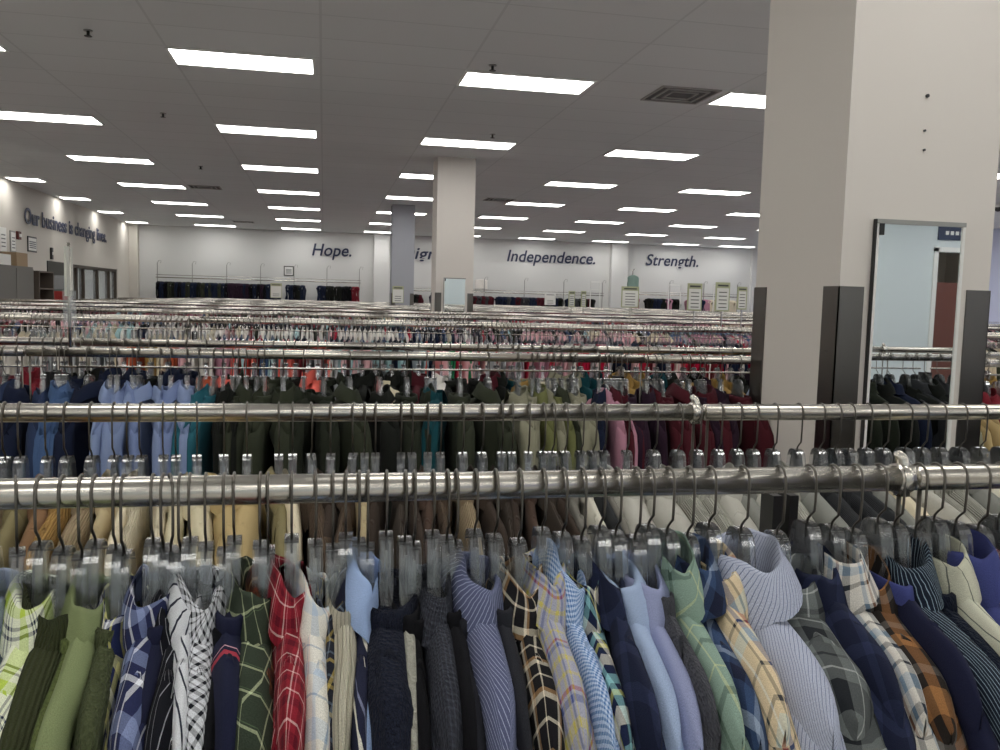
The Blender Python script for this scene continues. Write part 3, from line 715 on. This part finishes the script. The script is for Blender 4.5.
# dark jackets on the same racks, further right (the mirror shows them)
SH = {}
def shared(kd, var):
    """a few shared shapes for the rows further back"""
    k = (kd, var)
    if k not in SH:
        s = 200+var*7.7+len(kd); T = .017; nd = .04+.01*(var % 3); top = -.067; nd = .02+.008*(var % 3) if kd == 'shirt' else .059
        rws = (0, .006, .02, .045, .09, .16, .3, .5, .64)
        parts = [('body', body_mb(T, .215, top=top, seed=s, ny=22, rows=rws, fold=1.9).mesh('body', M['black']))]
        parts += [('sleeve', sleeve_mb(sd, T, .215, top, .3, seed=s+sd).mesh('sleeve', M['black'])) for sd in (-1, 1)]
        parts += [('collar', collar_mb(T, nd, 1 if var % 2 else -1, s).mesh('collar', M['black']))] if kd == 'shirt' else [('neckband', band_mb(T, nd, s).mesh('neckband', M['black']))]
        SH[k] = parts
    return SH[k]
def quick(kd, x, y, hl, rz, sx, mat, label, group, var):
    e = empty({'shirt': 'hanging_shirt', 'tee': 'jersey_shirt'}[kd], (x, y, RZ-hl), label, {'shirt': 'shirt', 'tee': 'top'}[kd], group, rz)
    e.scale = (sx, 1, 1)
    for nm, me in shared(kd, var): put(nm, me, e, mat)
    return e
x = 2.15; i = 0
while x < 3.75:
    mk = random.choice(['s_blackg', 's_dnavy', 'dkgrey', 's_blackg', 'midgrey', 's_dkolive']); i += 1
    quick('shirt', x, Y2, H2, math.radians(rnd(-20, 5)), 1.5, M[mk], f'dark jacket on the second rail, {nth(i)} of those reflected in the column mirror', 'jackets reflected in the mirror', i % 4)
    hang(x, Y2, H2, math.radians(rnd(-8, 8)), f'clear hanger on the second rail, {nth(i)} of those reflected in the column mirror', 'hangers reflected in the mirror')
    x += rnd(.045, .1)

# ---- third rail
R3 = [-1.012, -.973, -.898, -.856, -.844, -.828, -.758, -.69, -.671, -.625, -.603, -.536, -.501, -.45, -.408, -.36, -.334, -.304, -.282, -.259, -.216, -.196, -.136, -.065, -.001, .089, .193, .291, .362, .391, .481, .583, .694, .75, .769, .807, .83, .86, .894, .917,
      1.006, 1.03, 1.045, 1.064, 1.084, 1.107, 1.186, 1.218, 1.242, 1.322, 1.358, 1.399, 1.415, 1.49, 1.563, 2.60, 2.66, 2.721, 2.78]
def col3(x):
    for lim, ks in ((-.88, ['s_denim', 's_dnavy']), (-.80, ['s_bluem', 's_dnavy']), (-.72, ['s_dnavy']), (-.43, ['s_chambray', 's_perib', 's_bluegrey', 's_chambray']), (-.35, ['s_teal']), (.0, ['s_dolive', 's_dkolive', 's_blackg']), (.60, ['s_dolive', 's_blackg', 's_dkolive']),
                    (.93, ['s_stone', 's_oliveg', 's_dolive']), (1.01, ['s_plumd', 's_dnavy']), (1.05, ['s_pink']), (1.5, ['s_wine', 's_wine', 's_wine', 's_plumd']), (1.7, ['s_red', 's_wine']), (9, ['s_red'])):
        if x < lim: return random.choice(ks)
NMC = {'s_denim': 'denim blue', 's_dnavy': 'dark navy', 's_bluem': 'mid blue', 's_chambray': 'chambray blue', 's_perib': 'periwinkle', 's_bluegrey': 'blue-grey', 's_teal': 'teal', 's_dolive': 'dark olive', 's_dkolive': 'very dark olive', 's_blackg': 'black-green',
       's_stone': 'stone', 's_oliveg': 'olive', 's_plumd': 'dark plum', 's_pink': 'pink', 's_wine': 'wine red', 's_red': 'red'}
for i, x in enumerate(R3):
    mk = col3(x)
    if .33 < x < .45: mk = 's_dkteal' if i % 2 else 's_dkolive'
    NMC.setdefault('s_dkteal', 'dark teal')
    gap = min((R3[i+1] if i+1 < len(R3) else x+.05)-x, .12)
    rz = math.radians(rnd(-14, 14)); kd = 'shirt' if i % 3 or x < -.4 else 'tee'
    sx = max(1.0, min(1.7, gap/.034*1.0))
    quick(kd, x, Y3, H2, rz, sx, M[mk], f'{NMC[mk]} {"shirt" if kd == "shirt" else "top"}, {nth(i+1)} from the left on the third rail', 'garments on the third rail', i % 6)
    hang(x, Y3, H2, rz, f'clear plastic hanger, {nth(i+1)} from the left on the third rail', 'clear hangers on the third rail')
# ---- fourth rail
x = -1.22; i = 0; R4N = 0
def pick(x, table):
    for lim, ks in table:
        if x < lim: return random.choice(ks)
T4 = ((-1.0, ['s_red', 's_dnavy', 's_greyl']), (-.5, ['s_dnavy', 's_blackg', 's_dnavy', 's_white']), (-.38, ['s_orange', 's_coral']), (-.1, ['s_blackg', 's_dolive', 's_dkolive']), (-.0, ['s_coral', 's_blackg']), (.12, ['s_dkolive', 's_blackg']), (.2, ['zebra', 's_blackg']),
      (.75, ['s_blackg', 's_greyl', 's_ecru', 's_wine', 's_blackg', 's_white']), (1.15, ['s_gold', 's_ecru', 's_stone', 's_dkteal']), (1.6, ['s_blackg', 's_dnavy', 's_dkteal', 's_gold']), (9, ['s_blackg', 's_blackg', 's_plumd', 's_gold']))
NMC.update({'s_greyl': 'pale grey', 's_white': 'off-white', 's_orange': 'orange', 's_coral': 'coral', 'zebra': 'black and white striped', 's_ecru': 'ecru', 's_gold': 'mustard gold', 's_blush': 'blush pink', 's_green': 'emerald green', 's_crimson': 'crimson', 's_aqua': 'pale aqua'})
while x < 3.2:
    i += 1; mk = pick(x, T4); rz = math.radians(rnd(-14, 14)); kd = random.choice(['shirt', 'tee'])
    quick(kd, x, Y4, H2, rz, rnd(1.2, 1.9), M[mk], f'{NMC[mk]} {"shirt" if kd == "shirt" else "top"}, {nth(i)} from the left on the fourth rail', 'garments on the fourth rail', random.randrange(6))
    hang(x, Y4, H2, rz, f'clear plastic hanger, {nth(i)} from the left on the fourth rail', 'clear hangers on the fourth rail')
    x += rnd(.03, .075)

# ---- the same rails carry on beyond the photograph's edges
EXT = [('front rail', Y1, H1, -.33, -1.35, 'left'), ('front rail', Y1, H1, .90, 1.95, 'right'), ('second rail', Y2, H2, -.57, -1.35, 'left'), ('second rail', Y2, H2, 1.46, 2.1, 'right'),
       ('third rail', Y3, H2, -1.06, -2.9, 'left'), ('third rail', Y3, H2, 1.66, 2.55, 'right'), ('fourth rail', Y4, H2, -1.27, -3.0, 'left')]
EXTRA = []       # (x, y, hook length) of hangers without individual objects
for rl, yy, hl, a, b_, side in EXT:
    x = a; i = 0; pal = ['s_dnavy', 's_bluegrey', 's_dolive', 's_blackg', 's_stone', 's_wine', 'tweed', 'slate_pin', 'khaki'] if yy != Y2 else ['taupe', 'tan', 'beige', 'midgrey', 'ribgrey', 'dkgrey']
    while (x > b_ if side == 'left' else x < b_):
        i += 1; mk = random.choice(pal); rz = math.radians(rnd(-8, 8))
        quick('shirt', x, yy, hl, rz, 1.2, M[mk], f'{nth(i)} garment outward past the {side} edge of the photo on the {rl}', f'garments past the {side} edge on the {rl}', i % 6)
        EXTRA.append((x, yy, hl))
        x += (-1 if side == 'left' else 1)*rnd(.034, .06)

# ------------------------------------------------------------------ racks
def rack(x0, x1, ya, yb, label, clips=False, row=''):
    xc, yc = (x0+x1)/2, (ya+yb)/2
    e = empty('clothing_rack', (xc, yc, 0), label, 'clothes rack', 'double-rail chrome racks')
    L = (x1-x0)/2-.004; dy = (yb-ya)/2
    for s in (-1, 1):
        MB().tube([(-L, s*dy, RZ), (L, s*dy, RZ)], .016, 20).build('rail', chrome, e, True)
    for s in (-1, 1):
        px = s*(L-.0075)
        MB().box(px-.0075, px+.0075, -.02, .02, .05, RZ-.09).build('post', black_m, e)
        MB().tube([(px, -dy, RZ-.012), (px, -dy, RZ-.32), (px, -dy+.03, RZ-.34), (px, dy-.03, RZ-.34), (px, dy, RZ-.32), (px, dy, RZ-.012)], .003, 8).build('end_arm', wire_m, e, True)
        MB().box(px-.02, px+.02, -dy-.05, dy+.05, .02, .05).build('foot', black_m, e)
    MB().tube([(-L+.02, 0, RZ-.072), (L-.02, 0, RZ-.072)], .004, 8).build('stretcher', chrome, e, True)
    if clips:
        for s in (-1, 1):
            # rounded chrome connector that caps the rail end
            cb = MB(); px = L-.004; y = s*dy
            cb.tube([(px, y, RZ-.022), (px, y, RZ+.012), (px-.004, y, RZ+.026), (px-.010, y, RZ+.032)], [.010, .010, .008, .005], 10)
            cb.tube([(px-.011, y, RZ), (px+.006, y, RZ)], .0195, 16)
            cb.build('connector', chrome, e, True)
    return e
UL = 2.13
row_no = 0
for k, x0 in enumerate((.722-UL, .728, .728+UL+.006)):
    rack(x0, x0+UL, Y1, Y2, f'nearest black-post double-rail clothing rack, {nth(k+1)} unit from the left', True)
for k in range(-1, 3):
    x0 = -.95+UL*k; rack(x0, x0+UL, Y3, Y4, f'double-rail clothing rack in the second row, {nth(k+2)} unit from the left', False)
far = [(6.5, 7.07, -5.2, 14.0), (9.0, 9.55, -5.0, 14.0), (11.2, 11.75, -5.1, 10.5), (14.1, 14.65, -4.9, 13.8), (16.4, 16.95, -4.6, 13.0), (18.6, 19.1, -4.9, 12.0), (21.2, 21.75, -4.6, 13.5), (23.6, 24.15, -4.2, 12.5), (26.0, 26.5, -4.2, 13.0)]
for r, (ya, yb, xa, xb) in enumerate(far):
    x = xa + .3*(r % 3); k = 0; base = None
    while x+UL < xb:
        k += 1; lb = f'chrome clothing rack in row {nth(r+3)} from the camera, {nth(k)} unit from left'
        if base is None: base = rack(x, x+UL, ya, yb, lb); base_x = base.location.x
        else:
            o = copy_tree(base); o.location.x = base_x+UL*(k-1); o['label'] = lb
        x += UL

# ---- fifth rail: individual tops; further hangers and garments beyond count
def low_top(var):
    s = 400+var*3.3
    return body_mb(.016, .21, top=-.062, seed=s, ny=12, rows=(0, .008, .03, .08, .2, .45, .64), fold=1.3).mesh('jersey_shirt', M['black'])
LT = [low_top(v) for v in range(5)]
T5 = ((-1.35, ['s_white', 's_white', 's_ecru', 's_greyl']), (-1.0, ['s_ecru', 's_gold', 's_orange', 's_ecru']), (-.6, ['s_white', 's_blush', 's_pink']), (-.1, ['s_coral', 's_bluem', 's_aqua', 's_red']), (.8, ['s_greyl', 's_blush', 's_coral', 's_aqua', 's_white']),
      (1.1, ['s_green', 's_crimson', 's_blush']), (2.2, ['s_blush', 's_crimson', 's_white', 's_pink', 's_greyl']), (9, ['s_white', 's_blush', 's_crimson', 's_dnavy', 's_red', 's_greyl']))
x = -2.35; i = 0
while x < 5.4:
    i += 1; mk = pick(x, T5)
    o = put('hanging_blouse', LT[i % 5], None, M[mk]); o.location = (x, 6.5, RZ-H2); o.rotation_euler = (0, 0, math.radians(rnd(-12, 12))); o.scale = (rnd(.8, 1.3), 1, 1)
    tag(o, f'{NMC.get(mk, "patterned")} blouse, {nth(i)} from the left on the first rail of the third rack row', 'blouse', 'blouses on the third rack row')
    if i <= 40: hang(x, 6.5, H2, 0, f'clear plastic hanger, {nth(i)} from the left on the third rack row', 'clear hangers on the third rack row')
    else: EXTRA.append((x, 6.5, H2))
    x += rnd(.024, .045) if random.random() < .93 else .11
FARM = ['s_white', 's_blush', 's_crimson', 's_dnavy', 's_red', 's_greyl', 's_blackg', 's_aqua', 's_bluem', 's_ecru', 's_dolive', 's_pink']
hm = MB(); gm = MB()
def far_hook(x, y, hl=H2):
    R = .019; pts = [(x, y+R, RZ), (x, y+R*.7, RZ+R*.7), (x, y, RZ+R), (x, y-R*.7, RZ+R*.7), (x, y-R, RZ), (x, y-R*.9, RZ-hl+.014), (x, y, RZ-hl)]
    b = len(hm.v); w = .0018
    for px, py, pz in pts: hm.v += [(px-w, py, pz), (px+w, py, pz), (px, py+.0025, pz+.001)]
    for k in range(len(pts)-1):
        for j in range(3):
            a = b+k*3+j; c2 = b+k*3+(j+1) % 3; hm.face([a, c2, c2+3, a+3], [(0, 0)]*4)
    # head
    z = RZ-hl; b = len(hm.v)
    for sx in (-.006, .006):
        for yy, zz in ((-.012, 0), (.012, 0), (.022, -.05), (.16, -.115), (.16, -.13), (0, -.085), (-.16, -.13), (-.16, -.115), (-.022, -.05)): hm.v.append((x+sx, y+yy, z+zz))
    n = 9; hm.face([b+k for k in range(n)], [(0, 0)]*n, 1); hm.face([b+n+k for k in range(n)][::-1], [(0, 0)]*n, 1)
    for k in range(n): q = (k+1) % n; hm.face([b+k, b+n+k, b+n+q, b+q], [(0, 0)]*4, 1)
def far_top(x, y, mi):
    z = RZ-H2; t = rnd(.012, .022); b = len(gm.v); prof = ((0, -.06), (.06, -.066), (.2, -.115), (.22, -.3), (.2, -.75))
    full = [(-a, c2) for a, c2 in prof[::-1]]+list(prof[1:])
    jx = [rnd(-.008, .008) for _ in full]
    for (yy, zz), dx in zip(full, jx): gm.v.append((x+dx, y+yy, z+zz))
    for s in (-1, 1):
        for (yy, zz), dx in zip(full, jx): gm.v.append((x+dx+s*t, y+yy*.93, z+zz-.025))
    n = len(full)
    for k in range(n-1):
        gm.face([b+k, b+k+1, b+2*n+k+1, b+2*n+k], [(0, 0)]*4, mi); gm.face([b+k+1, b+k, b+n+k, b+n+k+1], [(0, 0)]*4, mi)
    for o_ in (n, 2*n): gm.face([b+o_+k for k in range(n)], [(0, 0)]*n, mi)
for x, y, hl in EXTRA: far_hook(x, y, hl)
for r, (ya, yb, xa, xb) in enumerate(far):
    for y in (ya, yb):
        if y == 6.5: continue
        x = max(xa+.35, -.5*y-.5); xm = min(xb-.8, .9*y+.5); mi = random.randrange(len(FARM))
        while x < xm:
            far_hook(x, y)
            if random.random() < .04: mi = random.randrange(len(FARM))
            far_top(x, y, mi if random.random() < .7 else random.randrange(len(FARM)))
            x += rnd(.028, .05)*(1+.02*y) if random.random() < .96 else rnd(.1, .3)
tag(hm.build('distant_hangers', [wire_m, plastic_m]), 'mass of clear hangers and hooks on the racks further back', 'hangers', kind='stuff')
tag(gm.build('distant_garments', [M[k] for k in FARM]), 'mass of mixed coloured garments on the racks further back', 'garments', kind='stuff')

# ------------------------------------------------------------------ wall-mounted racks at the back wall
wr_i = 0
def wall_rack(x0, x1, z, pal, dens, label, npost):
    e = empty('wall_clothes_rail', ((x0+x1)/2, YB-.35, EYE+z), label, 'wall rail')
    L = (x1-x0)/2
    MB().tube([(-L, 0, 0), (L, 0, 0)], .016, 8).build('rail', chrome, e, True)
    MB().tube([(-L, 0, .08), (L, 0, .08)], .01, 8).build('upper_bar', chrome, e, True)
    for k in range(npost):
        px = -L+.05+(2*L-.1)*k/(npost-1)
        MB().box(px-.012, px+.012, -.012, .012, -EYE-z, .45).tube([(px, 0, .45), (px+.05, -.02, .53), (px+.12, -.02, .52), (px+.1, -.02, .44)], .008, 6).box(px-.008, px+.008, 0, .35, -.01, .01).build('post', frame_grey, e)
    x = x0+.1; i = 0
    while x < x1-.1:
        i += 1; t = (x-x0)/(x1-x0); mk = pal(t)
        if mk:
            o = put('hanging_trousers', LT[i % 5], None, M[mk]); o.location = (x, YB-.35, EYE+z-.07); o.scale = (dens/.036*rnd(1.2, 1.7), 1, rnd(.75, .95))
            tag(o, f'{"dark" if mk in ("s_blackg", "s_dnavy", "black", "dkgrey") else NMC.get(mk, "pale")} hanging garment, {nth(i)} from left along the {label.split(",")[0]}', 'garment', 'garments along the ' + label.split(',')[0])
        x += dens*rnd(.8, 1.3)
wall_rack(-5.2, 1.2, .40, lambda t: None if .60 < t < .63 or .72 < t < .79 else 's_red' if t > .95 else random.choice(['s_blackg', 's_dnavy', 's_dnavy', 'black', 's_dolive' if t < .45 else 's_dnavy', 's_plumd' if .3 < t < .6 else 'black']), .1, 'rail under Hope, on the back wall', 7)
wall_rack(2.5, 9.6, .20, lambda t: random.choice(['s_blackg', 's_dnavy', 's_wine', 'dkgrey', None]), .14, 'rail under Independence, on the back wall', 6)
wall_rack(10.7, 14.7, .28, lambda t: random.choice(['s_blackg', 's_dnavy', 's_ecru', None, 's_pink', None]), .16, 'rail under Strength, on the back wall', 4)

# ------------------------------------------------------------------ signs
green_h = simple('sign_header', 'c4cc62', .6); sign_w = simple('sign_white', 'e4e4de', .6); ink = simple('sign_ink', '4e504c', .7)
def price_sign(x, y, w, z0, z1, label, rz=0., lines=5, head=green_h):
    e = empty('price_sign', (x, y, EYE+z0), label, 'sign', rz=rz); hh = z1-z0
    MB().box(-w/2, w/2, -.004, .004, 0, hh).build('board', simple('sign_border', 'b0b490', .6) if head is green_h else head, e)
    MB().box(-w/2+.012, w/2-.012, -.006, -.004, .012, hh*.8).build('price_panel', sign_w, e)
    l = MB()
    for k in range(lines): 
        zz = hh*(.12+.13*k); l.box(-w*.28, w*.28, -.0075, -.006, zz, zz+hh*.03)
    l.box(-w*.36, w*.36, -.0075, -.004, hh*.86, hh*.92)
    l.build('printed_lines', ink, e)
    MB().box(-.006, .006, -.005, .005, -(EYE+z0-RZ)-.02, 0).build('holder', chrome, e)
price_sign(3.266, 9.0, .20, -.06, .17, 'green topped price sign left of the two large ones near the column')
price_sign(3.155, 7.07, .145, -.06, .177, 'tall green topped price sign, left one of the pair beside big column', .15)
price_sign(3.415, 7.07, .145, -.06, .193, 'tall green topped price sign, right one of the pair beside big column', .15)
price_sign(3.60, 7.07, .10, -.04, .16, 'price sign half hidden behind the big column edge', .15)
price_sign(3.246, 11.2, .09, -.08, .126, 'narrow green sign, left of two under Independence')
price_sign(3.41, 11.2, .07, -.08, .131, 'narrow green sign, right of two under Independence')
price_sign(-1.25, 24.1, .30, -.13, .26, 'pale green and white sign in front of the dark trousers under Hope', 0, 2)
price_sign(1.60, 19.2, .25, -.15, .22, 'yellow framed sign stand at the foot of the far grey column', 0, 3)
price_sign(4.1, 26.2, .3, -.15, .12, 'small white sign standing under the left of Independence', 0, 3, white_m)
price_sign(6.9, 26.2, .35, -.15, .2, 'small white sign below the middle of Independence', 0, 3, white_m)
# tall pole sign at the left on the second rack row
e = empty('pole_sign', (-.892, 3.36, 0), 'tall chrome pole with edge-on paper sign rising from the second rack', 'sign')
MB().tube([(0, 0, RZ-.075), (0, 0, EYE+.16)], .006, 10).build('pole', chrome, e, True)
MB().box(-.014, .014, -.004, .004, 0, 0).box(-.018, .018, -.018, .018, EYE-.14, EYE-.01).build('acrylic_holder', glass_m, e)
sg = MB().box(-.004, .004, -.06, .05, EYE-.03, EYE+.145).build('sign_board', simple('sign_sheet', 'c9cabf', .5), e); sg.rotation_euler = (0, 0, math.radians(4))
# garment shown on a high stand, green hooded top under Strength
o = put('hanging_hoodie', LT[0], None, M['s_green']); o.location = (6.22, 17.0, EYE+.60); o.scale = (2.5, .6, .72); o.rotation_euler = (0, 0, PI/2)
M['hood'] = cloth('hood', '8aa39a'); o.material_slots[0].material = M['hood']
tag(o, 'grey-green top displayed high on a stand left of Strength', 'top')
e = empty('display_stand', (6.22, 17.0, 0), 'thin chrome stand carrying the grey-green top', 'stand')
MB().tube([(0, .03, 0), (0, .03, EYE+.62), (0, .02, EYE+.66), (.03, 0, EYE+.68)], .01, 8).build('pole', chrome, e, True); MB().tube([(0, .03, 0), (0, .03, .02)], .15, 14).build('base', chrome, e)
# white tops displayed on the wall behind the middle column
o = put('hanging_blouse', LT[2], None, M['s_white']); o.location = (5.3, YB-.05, EYE+.68); o.scale = (1, 1, .5); o.rotation_euler = (0, 0, PI/2); tag(o, 'white blouse displayed on the back wall right of the middle column', 'blouse')
# dark blue sign + behind-camera wall
e = empty('wall_sign', (12.2, YF, EYE+1.36), 'dark blue sign with white lettering on the wall behind, seen in the mirror', 'sign')
MB().box(-.55, .55, 0, .03, 0, .28).build('board', simple('sign_blue', '2a3550', .5), e)
l = MB()
for k in range(7): l.box(-.4+k*.11, -.33+k*.11, .03, .034, .1, .17)
l.build('lettering', white_m, e)
# floor-standing white grid panel frames near the back wall
for k, (x, w, z) in enumerate(((8.8, .35, .62), (11.6, .45, .6), (13.2, .4, .62), (14.6, .35, .6), (2.55, .3, .1))):
    e = empty('display_easel', (x, 27.6, 0), f'thin white display frame near the back wall, {nth(k+1)} of five', 'display frame')
    MB().box(-w/2, -w/2+.025, 0, .025, 0, EYE+z).box(w/2-.025, w/2, 0, .025, 0, EYE+z).box(-w/2, w/2, 0, .025, EYE+z, EYE+z+.03).box(-w/2, w/2, 0, .025, EYE+z-.25, EYE+z-.235).build('frame', white_m, e)
    MB().box(-w/2-.1, w/2+.1, -.2, .22, 0, .03).build('base', frame_grey, e)

# ------------------------------------------------------------------ world, camera, view
w = bpy.data.worlds.new('world'); SC.world = w; w.use_nodes = True
w.node_tree.nodes['Background'].inputs[0].default_value = (.6, .65, .7, 1); w.node_tree.nodes['Background'].inputs[1].default_value = .3
cam = bpy.data.cameras.new('camera'); co = bpy.data.objects.new('camera', cam); C.objects.link(co); SC.camera = co
cam.sensor_fit = 'HORIZONTAL'; cam.sensor_width = 36; cam.lens = 866.8*36/1000; cam.clip_start = .02; cam.clip_end = 200
yaw, pitch, roll = (math.radians(a) for a in (11.584, 5.024, 1.488))
from mathutils import Matrix
Fv = Vector((math.sin(yaw)*math.cos(pitch), math.cos(yaw)*math.cos(pitch), -math.sin(pitch)))
Rv = Vector((math.cos(yaw), -math.sin(yaw), 0)); Uv = Rv.cross(Fv)
R2 = Rv*math.cos(roll)+Uv*math.sin(roll); U2 = -Rv*math.sin(roll)+Uv*math.cos(roll)
mt = Matrix((R2, U2, -Fv)).transposed().to_4x4(); mt.translation = (0, 0, EYE)
co.matrix_world = mt
SC.view_settings.view_transform = 'Standard'; SC.view_settings.look = 'None'; SC.view_settings.exposure = .17; SC.view_settings.gamma = 1; SC.view_settings.use_curve_mapping = False
try:
    SC.cycles.transparent_max_bounces = 24; SC.cycles.max_bounces = 8; SC.cycles.diffuse_bounces = 5; SC.cycles.use_light_tree = True
except Exception: pass
